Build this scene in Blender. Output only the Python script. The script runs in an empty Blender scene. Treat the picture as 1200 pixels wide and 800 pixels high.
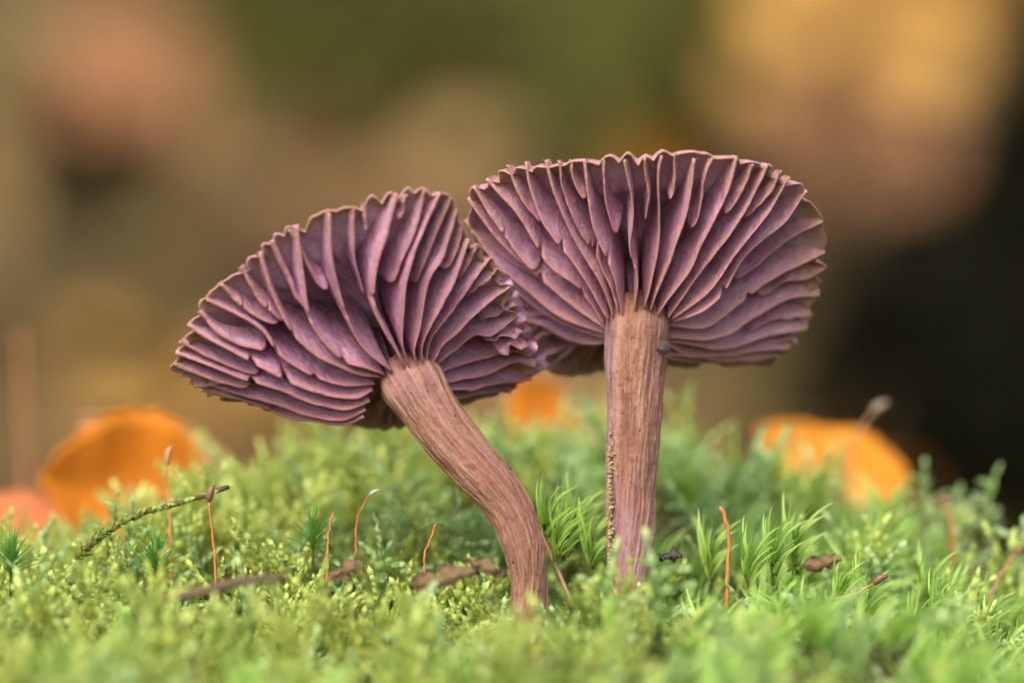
import bpy, math, random
import numpy as np
from mathutils import Vector, Matrix, Euler

# ------------------------------------------------------------------ camera, sky, sun, exposure
sc = bpy.context.scene
C = sc.collection
R = math.radians
MM = 0.001
D = 560.0            # camera to the plane of the right stem, mm
SPX = 0.0942         # mm per photo pixel in that plane
ZC = 30.0            # lens height above the foot of the stems, mm
cam_d = bpy.data.cameras.new('camera'); cam = bpy.data.objects.new('camera', cam_d); C.objects.link(cam)
cam.location = (0, -D*MM, ZC*MM); cam.rotation_euler = (R(90), 0, 0)
cam_d.sensor_width = 36.0; cam_d.lens = 36.0*D/(1200*SPX)
cam_d.clip_start = 0.01; cam_d.clip_end = 400
cam_d.dof.use_dof = True; cam_d.dof.focus_distance = (D-4)*MM; cam_d.dof.aperture_fstop = 9.6
cam_d.dof.aperture_blades = 9
sc.camera = cam
SUN_EL, SUN_AZ = 45.0, -22.0      # azimuth of the sun seen from the scene: 0 = behind the camera, negative = left
w = bpy.data.worlds.new('World'); sc.world = w; w.use_nodes = True
wn = w.node_tree; bg = wn.nodes['Background']
sky = wn.nodes.new('ShaderNodeTexSky'); sky.sky_type = 'NISHITA'; sky.sun_disc = False
sd = Vector((math.sin(R(SUN_AZ))*math.cos(R(SUN_EL)), -math.cos(R(SUN_AZ))*math.cos(R(SUN_EL)), math.sin(R(SUN_EL))))
sky.sun_elevation = R(SUN_EL); sky.sun_rotation = math.atan2(sd.x, sd.y)
sky.dust_density = 4.0; sky.air_density = 1.0; sky.ozone_density = 1.0
wn.links.new(sky.outputs[0], bg.inputs[0]); bg.inputs[1].default_value = 0.14
sun_d = bpy.data.lights.new('sun', 'SUN'); sun = bpy.data.objects.new('sun', sun_d); C.objects.link(sun)
sun_d.energy = 1.3; sun_d.angle = R(36); sun_d.color = (1.0, 0.93, 0.83)
sun.rotation_euler = (-sd).to_track_quat('-Z', 'Y').to_euler(); sun.location = (0, 0, 5)
sc.view_settings.view_transform = 'Standard'; sc.view_settings.look = 'None'
sc.view_settings.gamma = 1.0; sc.view_settings.use_curve_mapping = False
sc.view_settings.exposure = 1.18
sc.render.engine = 'CYCLES'
sc.cycles.use_denoising = True
sc.cycles.max_bounces = 7; sc.cycles.diffuse_bounces = 4; sc.cycles.transmission_bounces = 4; sc.cycles.transparent_max_bounces = 4
sc.cycles.use_adaptive_sampling = False
sc.cycles.sample_clamp_indirect = 6.0

rng = np.random.default_rng(7); random.seed(7)

# ------------------------------------------------------------------ helpers
def at(px, py, y):
    """point in mm seen at photo pixel (px, py) at depth y behind the focus plane"""
    k = SPX*(1+y/D)
    return np.array([(px-600)*k, y, ZC-(py-400)*k])

def unit(v):
    v = np.asarray(v, float); n = np.linalg.norm(v, axis=-1, keepdims=True)
    return v/np.maximum(n, 1e-12)

def catmull(pts, n, closed=False):
    p = np.asarray(pts, float); m = len(p)
    if m == 2 and not closed:
        t = np.linspace(0, 1, n)[:, None]; return p[0]*(1-t)+p[1]*t
    if closed:
        q = np.vstack([p[-1], p, p[0], p[1]])
    else:
        q = np.vstack([2*p[0]-p[1], p, 2*p[-1]-p[-2]])
    segs = m if closed else m-1
    L = []
    for i in range(segs):
        a, b, c, d = q[i], q[i+1], q[i+2], q[i+3]
        t = np.linspace(0, 1, 24, endpoint=False)[:, None]
        L.append(.5*((2*b)+(-a+c)*t+(2*a-5*b+4*c-d)*t**2+(-a+3*b-3*c+d)*t**3))
    L.append(p[:1] if closed else p[-1:])
    x = np.vstack(L)
    s = np.concatenate([[0], np.cumsum(np.linalg.norm(np.diff(x, axis=0), axis=1))])
    u = np.linspace(0, s[-1], n, endpoint=not closed)
    return np.stack([np.interp(u, s, x[:, k]) for k in range(x.shape[1])], 1)

def smooth_noise(n_pts, knots, r):
    """random smooth 1-D profile in -1..1"""
    k = r.uniform(-1, 1, knots+3); u = np.linspace(0, knots, n_pts); i = np.floor(u).astype(int); f = u-i
    f = f*f*(3-2*f); i = np.clip(i, 0, knots+1)
    return k[i]*(1-f)+k[i+1]*f

def vnoise(u, v, nu, nv, r, wrap=True):
    """value noise on (u, v) in 0..1, periodic in u"""
    g = r.uniform(-1, 1, (nu, nv+2)); U = u*nu; V = v*nv
    i = np.floor(U).astype(int); j = np.clip(np.floor(V).astype(int), 0, nv); f = U-i; h = np.clip(V-j, 0, 1)
    f = f*f*(3-2*f); h = h*h*(3-2*h)
    a = g[i % nu, j]*(1-f)+g[(i+1) % nu, j]*f; b = g[i % nu, j+1]*(1-f)+g[(i+1) % nu, j+1]*f
    return a*(1-h)+b*h

def mesh_data(name, verts_mm, faces, mat, attrs=None, smooth=True, vec_attrs=None):
    """faces: list of index tuples, or an (n,3)/(n,4) array"""
    me = bpy.data.meshes.new(name)
    V = np.asarray(verts_mm, np.float32)*MM
    if isinstance(faces, np.ndarray):
        nf, k = faces.shape
        me.vertices.add(len(V)); me.vertices.foreach_set('co', V.ravel())
        me.loops.add(nf*k); me.loops.foreach_set('vertex_index', faces.astype(np.int32).ravel())
        me.polygons.add(nf); me.polygons.foreach_set('loop_start', np.arange(0, nf*k, k, dtype=np.int32))
        me.polygons.foreach_set('loop_total', np.full(nf, k, np.int32))
        me.update(calc_edges=True)
    else:
        me.from_pydata(V.tolist(), [], faces); me.update()
    me.polygons.foreach_set('use_smooth', np.full(len(me.polygons), smooth, bool))
    for k, a in (attrs or {}).items():
        at_ = me.attributes.new(k, 'FLOAT', 'POINT'); at_.data.foreach_set('value', np.asarray(a, np.float32).ravel())
    for k, a in (vec_attrs or {}).items():
        at_ = me.attributes.new(k, 'FLOAT_VECTOR', 'POINT'); at_.data.foreach_set('vector', np.asarray(a, np.float32).ravel())
    if mat: me.materials.append(mat)
    return me

def link(name, me, parent=None, loc=(0, 0, 0)):
    o = bpy.data.objects.new(name, me); C.objects.link(o); o.location = Vector(loc)*MM
    if parent: o.parent = parent
    return o

def tag(o, label=None, cat=None, group=None, kind=None):
    if label: o['label'] = label
    if cat: o['category'] = cat
    if group: o['group'] = group
    if kind: o['kind'] = kind
    return o

def empty(name, loc, label, cat, group=None):
    o = bpy.data.objects.new(name, None); C.objects.link(o); o.location = Vector(loc)*MM
    o.empty_display_size = 0.005
    return tag(o, label, cat, group)

def grid_faces(nu, nv, closed_u=False):
    f = []
    for i in range(nu if closed_u else nu-1):
        for j in range(nv-1):
            a = i*nv+j; b = ((i+1) % nu)*nv+j
            f.append((a, b, b+1, a+1))
    return f

def tube(path, radii, n=10, caps=True):
    p = np.asarray(path, float); m = len(p); r = np.broadcast_to(np.asarray(radii, float), (m,))
    T = unit(np.gradient(p, axis=0)); ref = np.array([0, -1., 0.13]); A = []
    a = unit(np.cross(T[0], ref))
    for i in range(m):
        a = unit(a-T[i]*np.dot(a, T[i])); A.append(a)
    A = np.array(A); B = np.cross(T, A); th = np.linspace(0, 2*np.pi, n, endpoint=False)
    V = p[:, None]+r[:, None, None]*(np.cos(th)[None, :, None]*A[:, None]+np.sin(th)[None, :, None]*B[:, None])
    V = V.reshape(-1, 3); F = []
    for i in range(m-1):
        for j in range(n):
            k = (j+1) % n; F.append((i*n+j, i*n+k, (i+1)*n+k, (i+1)*n+j))
    if caps: F.append(tuple(range(n))[::-1]); F.append(tuple((m-1)*n+j for j in range(n)))
    return V, F

# ------------------------------------------------------------------ materials
class NT:
    def __init__(s, name):
        s.m = bpy.data.materials.new(name); s.m.use_nodes = True; s.t = s.m.node_tree
        s.b = s.t.nodes['Principled BSDF']; s.out = s.t.nodes['Material Output']
    def n(s, typ, **kw):
        x = s.t.nodes.new(typ)
        for k, v in kw.items(): setattr(x, k, v)
        return x
    def l(s, a, b): s.t.links.new(a, b)
    def attr(s, name, vec=False):
        a = s.n('ShaderNodeAttribute', attribute_name=name); return a.outputs['Vector' if vec else 'Fac']
    def noise(s, scale, detail=4, rough=.55, vec=None):
        x = s.n('ShaderNodeTexNoise'); x.inputs['Scale'].default_value = scale; x.inputs['Detail'].default_value = detail
        x.inputs['Roughness'].default_value = rough
        if vec is None:
            vec = s.n('ShaderNodeTexCoord').outputs['Object']
        s.l(vec, x.inputs['Vector']); return x.outputs['Fac']
    def ramp(s, fac, stops):
        x = s.n('ShaderNodeValToRGB'); e = x.color_ramp.elements
        while len(e) < len(stops): e.new(.5)
        for q, (p, c) in zip(e, stops):
            q.position = p; q.color = (*c, 1) if len(c) == 3 else c
        s.l(fac, x.inputs[0]); return x.outputs[0]
    def mix(s, fac, a, b, typ='MIX'):
        x = s.n('ShaderNodeMix', data_type='RGBA', blend_type=typ)
        for v, i in ((fac, 0), (a, 6), (b, 7)):
            if hasattr(v, 'links'): s.l(v, x.inputs[i])
            else: x.inputs[i].default_value = v if i == 0 else (*v, 1)
        return x.outputs[2]
    def math(s, op, a, b=0.5):
        x = s.n('ShaderNodeMath', operation=op)
        for v, i in ((a, 0), (b, 1)):
            if hasattr(v, 'links'): s.l(v, x.inputs[i])
            else: x.inputs[i].default_value = v
        return x.outputs[0]
    def mrange(s, v, a, b, c=0., d=1.):
        x = s.n('ShaderNodeMapRange'); s.l(v, x.inputs[0])
        for i, q in enumerate((a, b, c, d)): x.inputs[i+1].default_value = q
        return x.outputs[0]
    def bump(s, h, strength=.4, dist=.0003):
        x = s.n('ShaderNodeBump'); x.inputs['Strength'].default_value = strength; x.inputs['Distance'].default_value = dist
        s.l(h, x.inputs['Height']); s.l(x.outputs[0], s.b.inputs['Normal']); return x.outputs[0]
    def finish(s, col, rough=.6, spec=.3, trans=0., trans_col=None):
        if hasattr(col, 'links'): s.l(col, s.b.inputs['Base Color'])
        else: s.b.inputs['Base Color'].default_value = (*col, 1)
        s.b.inputs['Roughness'].default_value = rough; s.b.inputs['Specular IOR Level'].default_value = spec
        if trans > 0:
            t = s.n('ShaderNodeBsdfTranslucent'); x = s.n('ShaderNodeMixShader'); x.inputs[0].default_value = trans
            tc = trans_col if trans_col is not None else col
            if hasattr(tc, 'links'): s.l(tc, t.inputs[0])
            else: t.inputs[0].default_value = (*tc, 1)
            s.l(s.b.outputs[0], x.inputs[1]); s.l(t.outputs[0], x.inputs[2]); s.l(x.outputs[0], s.out.inputs[0])
        return s.m

def mat_gill(name, warm, lo, hi, edge_col):
    q = NT(name)
    edge, rim, var = q.attr('edge'), q.attr('rim'), q.attr('var')
    n1 = q.noise(420, 5); n2 = q.noise(2600, 4, .65); n3 = q.noise(140, 3); n4 = q.noise(1100, 4, .65)
    face = q.mix(q.mrange(n1, .32, .68), lo, hi)
    face = q.mix(q.math('MULTIPLY', n3, .55), face, (0.60, 0.27, 0.36))
    face = q.mix(q.math('MULTIPLY', var, .45), face, (0.66, 0.36, 0.42))
    face = q.mix(q.mrange(n4, .52, .66, 0, .60), face, (0.80, 0.60, 0.76))
    face = q.mix(q.mrange(n4, .34, .46, .5, 0), face, (0.40, 0.165, 0.28))
    e = q.math('ADD', edge, q.math('MULTIPLY', q.math('SUBTRACT', n4, .5), .5))
    col = q.mix(q.mrange(e, .82, .97, 0, .8), face, edge_col)
    rf = q.mrange(q.math('ADD', rim, q.math('MULTIPLY', q.math('SUBTRACT', n3, .5), .30)), .66, 1.02)
    col = q.mix(q.math('MULTIPLY', rf, .62*warm), col, (0.60, 0.35, 0.23))
    col = q.mix(q.mrange(n2, .58, .67, 0, .4), col, (0.34, 0.14, 0.14))
    q.bump(q.math('ADD', n2, q.math('MULTIPLY', n4, 1.6)), .75, .0003)
    return q.finish(col, .58, .22, .26)

def mat_cap():
    q = NT('cap_flesh'); rim = q.attr('rim'); top = q.attr('top')
    n1 = q.noise(300, 5); n2 = q.noise(1300, 4)
    col = q.mix(q.mrange(n1, .3, .7), (0.42, 0.22, 0.38), (0.68, 0.50, 0.66)); col = q.mix(q.mrange(n2, .5, .68, 0, .5), col, (0.40, 0.20, 0.20))
    rf = q.mrange(q.math('ADD', rim, q.math('MULTIPLY', q.math('SUBTRACT', n1, .5), .5)), .88, 1.02)
    col = q.mix(q.math('MULTIPLY', rf, .9), col, (0.42, 0.215, 0.13))
    col = q.mix(q.math('MULTIPLY', top, .6), col, (0.40, 0.21, 0.19))
    q.bump(n2, .5, .0003)
    return q.finish(col, .6, .25, .08)

def mat_stem():
    q = NT('stem_flesh'); co = q.attr('stemco', True); fib = q.attr('fib'); v = q.attr('along'); lil = q.attr('lilac')
    n1 = q.noise(2.6, 5, .6, co); n2 = q.noise(15.0, 4, .65, co); n3 = q.noise(.5, 3, .5, co)
    f = q.math('ADD', q.math('MULTIPLY', fib, .5), q.math('MULTIPLY', n2, .75))
    col = q.ramp(f, [(.22, (0.07, 0.025, 0.014)), (.44, (0.18, 0.072, 0.042)), (.64, (0.27, 0.122, 0.075)), (.88, (0.46, 0.275, 0.175))])
    col = q.mix(q.mrange(n3, .45, .75, 0, .40), col, (0.27, 0.13, 0.15))
    col = q.mix(q.math('MULTIPLY', lil, .6), col, (0.42, 0.25, 0.36))
    col = q.mix(q.mrange(n1, .62, .80, 0, .6), col, (0.17, 0.07, 0.05))
    n5 = q.noise(1800, 4, .6); col = q.mix(q.mrange(n5, .56, .70, 0, .40), col, (0.40, 0.24, 0.17)); col = q.mix(q.mrange(n5, .34, .44, .5, 0), col, (0.12, 0.05, 0.04))
    q.bump(q.math('ADD', n5, q.math('ADD', n2, q.math('MULTIPLY', n1, .6))), .6, .0003)
    return q.finish(col, .55, .35)

def mat_plain(name, a, b, scale=200, rough=.6, spec=.3, trans=0., bump=.3, dist=.0004):
    q = NT(name); n = q.noise(scale, 4); col = q.mix(n, a, b)
    if bump: q.bump(n, bump, dist)
    return q.finish(col, rough, spec, trans)

def mat_moss(name, dark, mid, tip, alt, trans=.35, rough=.5):
    q = NT(name); age, tint = q.attr('age'), q.attr('tint')
    n = q.noise(900, 2); big = q.noise(45, 2)
    rnd = q.n('ShaderNodeObjectInfo').outputs['Random']
    tt = q.math('ADD', q.math('MULTIPLY', q.math('FRACT', q.math('ADD', tint, rnd)), .6), q.mrange(big, .35, .65, 0, .4))
    m = q.mix(tt, mid, alt)
    t2 = q.mix(tt, tip, tuple(.5*x+.5*y for x, y in zip(tip, alt)))
    col = q.mix(q.mrange(age, .45, 1.), m, t2)
    col = q.mix(q.mrange(q.math('ADD', age, q.math('MULTIPLY', q.math('SUBTRACT', n, .5), .3)), .16, .56, 1, 0), col, dark)  # old leaves brown at the base; zone widened to paint dark gaps between shoots
    return q.finish(col, .40, .38, trans)

M = {}
M['gillL'] = mat_gill('gill_flesh', .8, (0.47, 0.21, 0.45), (0.78, 0.50, 0.78), (0.50, 0.22, 0.20)); M['gillR'] = mat_gill('gill_flesh_pale', 1.1, (0.55, 0.26, 0.46), (0.84, 0.54, 0.74), (0.62, 0.31, 0.27))
M['cap'] = mat_cap(); M['stem'] = mat_stem()
M['fibre'] = mat_plain('stem_fibre', (0.30, 0.175, 0.11), (0.50, 0.34, 0.24), 900)
M['feather'] = mat_moss('feather_moss_leaf', (0.11, 0.085, 0.022), (0.21, 0.34, 0.04), (0.55, 0.67, 0.20), (0.45, 0.45, 0.05))
M['frost'] = mat_moss('pale_feather_moss_leaf', (0.11, 0.085, 0.022), (0.18, 0.34, 0.09), (0.50, 0.67, 0.31), (0.32, 0.46, 0.11))
M['hair'] = mat_moss('hair_moss_leaf', (0.11, 0.085, 0.022), (0.16, 0.35, 0.04), (0.50, 0.70, 0.20), (0.31, 0.50, 0.06))
M['star'] = mat_moss('star_moss_leaf', (0.10, 0.10, 0.03), (0.10, 0.27, 0.04), (0.22, 0.44, 0.08), (0.16, 0.34, 0.05))
M['soil'] = mat_plain('mossy_soil', (0.035, 0.028, 0.014), (0.075, 0.075, 0.025), 160, .9, .1, 0, .8, .002)
M['stalk'] = mat_plain('seta_stalk', (0.34, 0.10, 0.025), (0.48, 0.20, 0.06), 900, .4, .4)
M['stalk_dull'] = mat_plain('old_seta_stalk', (0.25, 0.12, 0.05), (0.36, 0.20, 0.09), 300, .5, .3)
M['capsule'] = mat_plain('spore_capsule', (0.10, 0.045, 0.025), (0.24, 0.12, 0.06), 900, .45, .4)
M['capsule_pale'] = mat_plain('pale_spore_capsule', (0.22, 0.16, 0.12), (0.32, 0.24, 0.17), 900, .5, .3)
M['needle'] = mat_plain('dry_needle', (0.30, 0.14, 0.06), (0.45, 0.26, 0.13), 500, .5, .3)
M['twig'] = mat_plain('twig_bark', (0.055, 0.035, 0.018), (0.17, 0.12, 0.065), 700, .8, .2, 0, .7, .0004)
M['debris'] = mat_plain('bud_scale', (0.06, 0.034, 0.016), (0.30, 0.20, 0.11), 1300, .8, .1, .1, .9, .0006)
M['dark'] = mat_plain('dark_flake', (0.02, 0.016, 0.014), (0.075, 0.058, 0.055), 2500, .6, .3)
M['crust'] = mat_plain('algal_crust', (0.30, 0.20, 0.09), (0.54, 0.42, 0.23), 1600, .8, .1)
M['silver'] = mat_plain('pale_lid', (0.32, 0.32, 0.28), (0.5, 0.5, 0.45), 900, .25, .5)
def mat_leaf(name, a, b, vein, trans=.35):
    q = NT(name); n = q.noise(90, 4); n2 = q.noise(600, 3); v = q.attr('vein')
    col = q.mix(n, a, b); col = q.mix(q.math('MULTIPLY', v, .55), col, vein)
    col = q.mix(q.mrange(n2, .66, .75, 0, .5), col, (0.10, 0.05, 0.02)); q.bump(n2, .4, .0004)
    return q.finish(col, .7, .12, trans)
M['leaf_orange'] = mat_leaf('orange_leaf', (0.66, 0.23, 0.02), (0.84, 0.37, 0.04), (0.5, 0.2, 0.04))
M['leaf_amber'] = mat_leaf('amber_leaf', (0.55, 0.17, 0.012), (0.72, 0.27, 0.025), (0.4, 0.14, 0.02))
M['leaf_red'] = mat_leaf('red_brown_leaf', (0.48, 0.12, 0.05), (0.62, 0.24, 0.10), (0.4, 0.15, 0.05))
M['leaf_pink'] = mat_leaf('pinkish_dry_leaf', (0.42, 0.20, 0.085), (0.54, 0.28, 0.13), (0.3, 0.16, 0.1))
M['leaf_yellow'] = mat_leaf('yellow_leaf', (0.58, 0.34, 0.08), (0.70, 0.44, 0.14), (0.5, 0.28, 0.07))
M['leaf_tan'] = mat_leaf('tan_leaf', (0.32, 0.21, 0.085), (0.46, 0.31, 0.13), (0.3, 0.18, 0.09))
M['leaf_brown'] = mat_leaf('brown_leaf', (0.24, 0.12, 0.055), (0.36, 0.20, 0.10), (0.2, 0.1, 0.05), .2)
M['leaf_green'] = mat_leaf('green_leaf', (0.085, 0.09, 0.02), (0.15, 0.15, 0.035), (0.1, 0.13, 0.04))
def mat_ground(name, a, b, c):
    q = NT(name); n = q.noise(9, 5); n2 = q.noise(1.7, 3); col = q.mix(n, a, b)
    col = q.mix(q.mrange(n2, .48, .62), col, c); q.bump(n, .8, .02)
    return q.finish(col, .9, .03)
M['floor'] = mat_ground('leafy_soil', (0.06, 0.040, 0.020), (0.12, 0.085, 0.04), (0.09, 0.085, 0.03))
M['bark'] = mat_plain('shade_dark_bark', (0.005, 0.005, 0.003), (0.014, 0.014, 0.008), 60, .9, .0, 0, 1., .004)  # bark blackened: the deep shadow on the right is put into its colour
M['leaf_dark'] = mat_leaf('dark_olive_leaf', (0.03, 0.028, 0.010), (0.065, 0.055, 0.02), (0.03, 0.03, 0.01), .2)
M['bark2'] = mat_plain('brown_bark', (0.05, 0.035, 0.022), (0.13, 0.09, 0.055), 40, .85, .15, 0, 1., .004)

# ------------------------------------------------------------------ ground
TX = np.array([-140, -70, -50, -33, -10, 10, 30, 47, 62, 140.])
TY = np.array([-190, -120, -90, -60, -35, -15, 0, 20, 50, 75, 110, 150, 200.])
TZ = np.array([
    [-85, -75, -72, -70, -70, -70, -70, -72, -75, -85],
    [-34, -28, -26, -25, -25, -25, -25, -26, -28, -34],
    [-16, -11, -10, -10, -10, -10, -10, -10, -11, -16],
    [-6, -1, -1, -1.5, -2, -2, -1, -1.5, -2, -7],
    [-3, 3, 4, 4, -1, 4.5, 6, 3, 1, -4],
    [-3, 3, 4.5, 4, 0, 2, 4.5, 2.5, 1, -4],
    [-4, 4, 6.5, 7, 4, 2, 5, 4, 2, -4],
    [-10, 4, 9.5, 12, 11, 10, 11, 9, 3, -8],
    [-30, -3, 8, 18, 21, 20.5, 18.5, 12.5, -3, -26],
    [-45, -14, -1, 14, 20.5, 21, 18.5, 11.5, -5, -38],
    [-70, -32, -16, -2, 8, 9, 4, -3, -10, -50],
    [-98, -70, -55, -42, -34, -34, -38, -45, -55, -90],
    [-112, -108, -104, -100, -98, -98, -100, -104, -108, -112.]])
def tips(x, y):
    x = np.clip(np.asarray(x, float), TX[0], TX[-1]); y = np.clip(np.asarray(y, float), TY[0], TY[-1])
    i = np.clip(np.searchsorted(TX, x)-1, 0, len(TX)-2); j = np.clip(np.searchsorted(TY, y)-1, 0, len(TY)-2)
    f = (x-TX[i])/(TX[i+1]-TX[i]); g = (y-TY[j])/(TY[j+1]-TY[j]); f = f*f*(3-2*f)*.5+f*.5; g = g*g*(3-2*g)*.5+g*.5
    z = (TZ[j, i]*(1-f)+TZ[j, i+1]*f)*(1-g)+(TZ[j+1, i]*(1-f)+TZ[j+1, i+1]*f)*g
    k = 1+1.1*np.clip((-y-12)/20, 0, 1)
    return z+k*(2.1*np.sin(x*.26+1.3*np.sin(y*.13))*np.sin(y*.24+.7)+.7*np.sin(x*.61+y*.47+.5*np.sin(x*.17)))
def soil(x, y):
    return tips(x, y)-11.0
xs = np.linspace(-140, 140, 113); ys = np.linspace(-190, 200, 157)
X, Y = np.meshgrid(xs, ys, indexing='ij')
V = np.stack([X, Y, soil(X, Y)+rng.normal(0, .25, X.shape)], -1).reshape(-1, 3)
tag(link('mossy_ground', mesh_data('mossy_ground', V, np.array(grid_faces(113, 157)), M['soil'])), kind='structure')

def floor_z(x, y):           # mm: forest floor that runs into a bank
    up = np.clip((y-1500)/1600., 0, None)
    bank = 900*np.clip(up, 0, 1.2)**1.25+np.clip(y-3400, 0, None)*.28
    return -112+bank+18*np.sin(x*.0061+1.)*np.sin(y*.0052)+40*np.sin(x*.0017+.4)*np.clip((y-900)/2000, 0, 1.5)
gx = np.sign(np.linspace(-1, 1, 121))*np.abs(np.linspace(-1, 1, 121))**2.2*60000
gy = np.concatenate([np.linspace(-40000, -2500, 14), np.linspace(-2000, 5000, 110), np.linspace(5600, 60000, 24)])
X, Y = np.meshgrid(gx, gy, indexing='ij')
V = np.stack([X, Y, np.minimum(floor_z(X, Y), 6000+0*X)], -1).reshape(-1, 3)
tag(link('forest_floor', mesh_data('forest_floor', V, np.array(grid_faces(len(gx), len(gy))), M['floor'])), kind='structure')

# ------------------------------------------------------------------ mushrooms
def gill_depth(t):
    t = np.clip(t, 0, 1)
    return 10.5*(1-t)**.72*(.80+.20*np.sin(np.pi*np.minimum(1, t*1.6)))+.30

class Mushroom:
    def __init__(s, base, jpx, rad, up, rim, label, gmat, seed):
        s.base = np.array(base); s.J = at(*jpx); s.jpx = jpx; s.rad = rad; s.up = unit(np.array(up)); s.r = np.random.default_rng(seed)
        s.root = empty('mushroom', s.base, label, 'mushroom'); s.gm = gmat
        s.rimc = catmull([(x, y, z+jpx[2]) for x, y, z in rim], 480, True)       # px, py, depth
        s.rim3 = np.array([at(*q) for q in s.rimc])
        s.s_of = np.linspace(0, 1, 480, endpoint=False)
    def az(s, p3):
        return math.atan2(p3[0]-s.J[0], -(p3[1]-s.J[1]))
    def jpoint(s, a):
        return s.J+np.array([s.rad*math.sin(a), -s.rad*math.cos(a), 0])
    def edge_y(s, yj, yr, t):
        return yj+(yr-yj)*np.clip(t, 0, 1)**.8
    def cap(s, th0=2.6, lobes=34, crumple=None):
        n, m = 240, 22
        idx = (np.arange(n)*480//n)
        lob = .35*smooth_noise(n, 38, s.r)+1.15*np.abs(np.sin(np.linspace(0, lobes*np.pi, n)+2.2*np.sin(np.linspace(0, 14*np.pi, n))))-1.1+.35*smooth_noise(n, 75, s.r)+.25*smooth_noise(n, 150, s.r)
        tt = np.linspace(0, 1, m)**.85
        E = np.zeros((n, m, 3)); rim_a = np.zeros((n, m))
        for i, k in enumerate(idx):
            P = s.rim3[k]; a = s.az(P); Jp = s.J+np.array([.2*s.rad*math.sin(a), -.2*s.rad*math.cos(a), 0])
            out = unit(P-s.J)
            px = s.jpx[0]+(s.rimc[k, 0]-s.jpx[0])*tt; py = s.jpx[1]+(s.rimc[k, 1]-s.jpx[1])*tt
            yy = s.edge_y(s.jpoint(a)[1], s.rimc[k, 2], tt)
            for j in range(m): E[i, j] = at(px[j], py[j], yy[j])
            E[i] += (out*lob[i])[None]*np.clip((tt-.75)/.25, 0, 1)[:, None]**1.5
            rim_a[i] = tt
        und = E+s.up*gill_depth(tt)[None, :, None]
        wr = vnoise(np.repeat(np.linspace(0, 1, n, endpoint=False)[:, None], m, 1), np.repeat(tt[None], n, 0), 70, 7, s.r)
        und += s.up*(wr*.35*np.sin(np.pi*np.minimum(1, tt*1.1))[None])[..., None]
        und[:, 0] = s.J+s.up*gill_depth(0)
        th = th0*(1-tt**2)+.22
        top = und+s.up*th[None, :, None]
        # rounded margin: an extra ring between the two sheets
        outs = unit(s.rim3[idx]-s.J)
        mid = .5*(und[:, -1]+top[:, -1])+outs*.15
        ring = np.concatenate([und, mid[:, None], top[:, ::-1]], 1)
        k = ring.shape[1]; F = grid_faces(n, k, True)
        rima = np.concatenate([rim_a, np.ones((n, 1))*1.02, rim_a[:, ::-1]], 1); topa = np.concatenate([np.zeros((n, m)), np.full((n, 1), .3), np.ones((n, m))], 1)
        me = mesh_data('cap', ring.reshape(-1, 3)-s.base, F, M['cap'], {'rim': rima, 'top': topa})
        s.cap_o = link('cap', me, s.root); return s.cap_o
    def gill(s, poly, kind='main', yr=None, wid=.34, notch=(), wave=.20, t1=1.0, dscale=1.0, ext=3.):
        """poly: photo pixels of the free edge, from the stem outwards"""
        r = s.r; N = 60
        a_, b_ = np.array(poly[-2], float), np.array(poly[-1], float)
        if t1 == 1.0: poly = list(poly[:-1])+[tuple(b_+(b_-a_)/np.linalg.norm(b_-a_)*ext)]
        e2 = catmull(poly, N)
        end = e2[-1]
        if yr is None:
            k = np.argmin(np.hypot(s.rimc[:, 0]-end[0], s.rimc[:, 1]-end[1])); yr = s.rimc[k, 2]
        else: yr = yr+s.jpx[2]
        full = math.hypot(end[0]-s.jpx[0], end[1]-s.jpx[1])/max(t1, .05)
        seg = np.concatenate([[0], np.cumsum(np.hypot(*np.diff(e2, axis=0).T))])
        t0 = 0.0 if kind == 'main' else max(0., t1-seg[-1]/full)
        t = t0+(t1-t0)*seg/seg[-1]
        pe = at(end[0], end[1], yr); jy = s.jpoint(s.az(pe))[1]
        d = gill_depth(t)*dscale
        y = s.edge_y(jy, s.J[1]+(yr-s.J[1]), t)
        if kind == 'lam':
            y = y+.3*d*s.up[1]; d = d*.78
        E = np.array([at(a, b, c) for (a, b), c in zip(e2, y)])
        T = unit(np.gradient(E, axis=0)); S = unit(np.cross(T, s.up))
        # uneven, nibbled free edge
        q = (t-t[0])/(t[-1]-t[0]+1e-9)
        nib = .10*smooth_noise(N, 9, r)+.05*smooth_noise(N, 22, r)
        cut = np.maximum(0, nib)
        for c, dep in notch:
            k = int(round(c*(N-1))); cut[k] += dep*1.6
            if k+1 < N: cut[k+1] += dep*.9
        lift = np.zeros(N)
        if kind == 'lam':
            qq = np.clip(1-q/.16, 0, 1); lift = d*(1-np.sqrt(np.maximum(0, 1-qq**2)))
        wv = wave*(smooth_noise(N, 4, r)+.3*smooth_noise(N, 9, r))
        wid = wid*.72
        belly = .35*smooth_noise(N, 3, r)
        wloc = wid*(1+.15*smooth_noise(N, 6, r))*(.72+.28*np.clip(q/.25, 0, 1))*(1-.15*np.clip((q-.7)/.3, 0, 1))
        H = np.array([1.12, .75, .45, .22, .09, .03, 0., .03, .09, .22, .45, .75, 1.12])
        Wd = np.array([1.9, 1.45, 1.15, .98, .86, .6, 0., -.6, -.86, -.98, -1.15, -1.45, -1.9])*.5
        dd = np.maximum(d-lift-cut, .06)
        start = E+s.up*(lift+cut)[:, None]
        ring = np.zeros((N, len(H), 3)); ea = np.zeros((N, len(H)))
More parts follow.
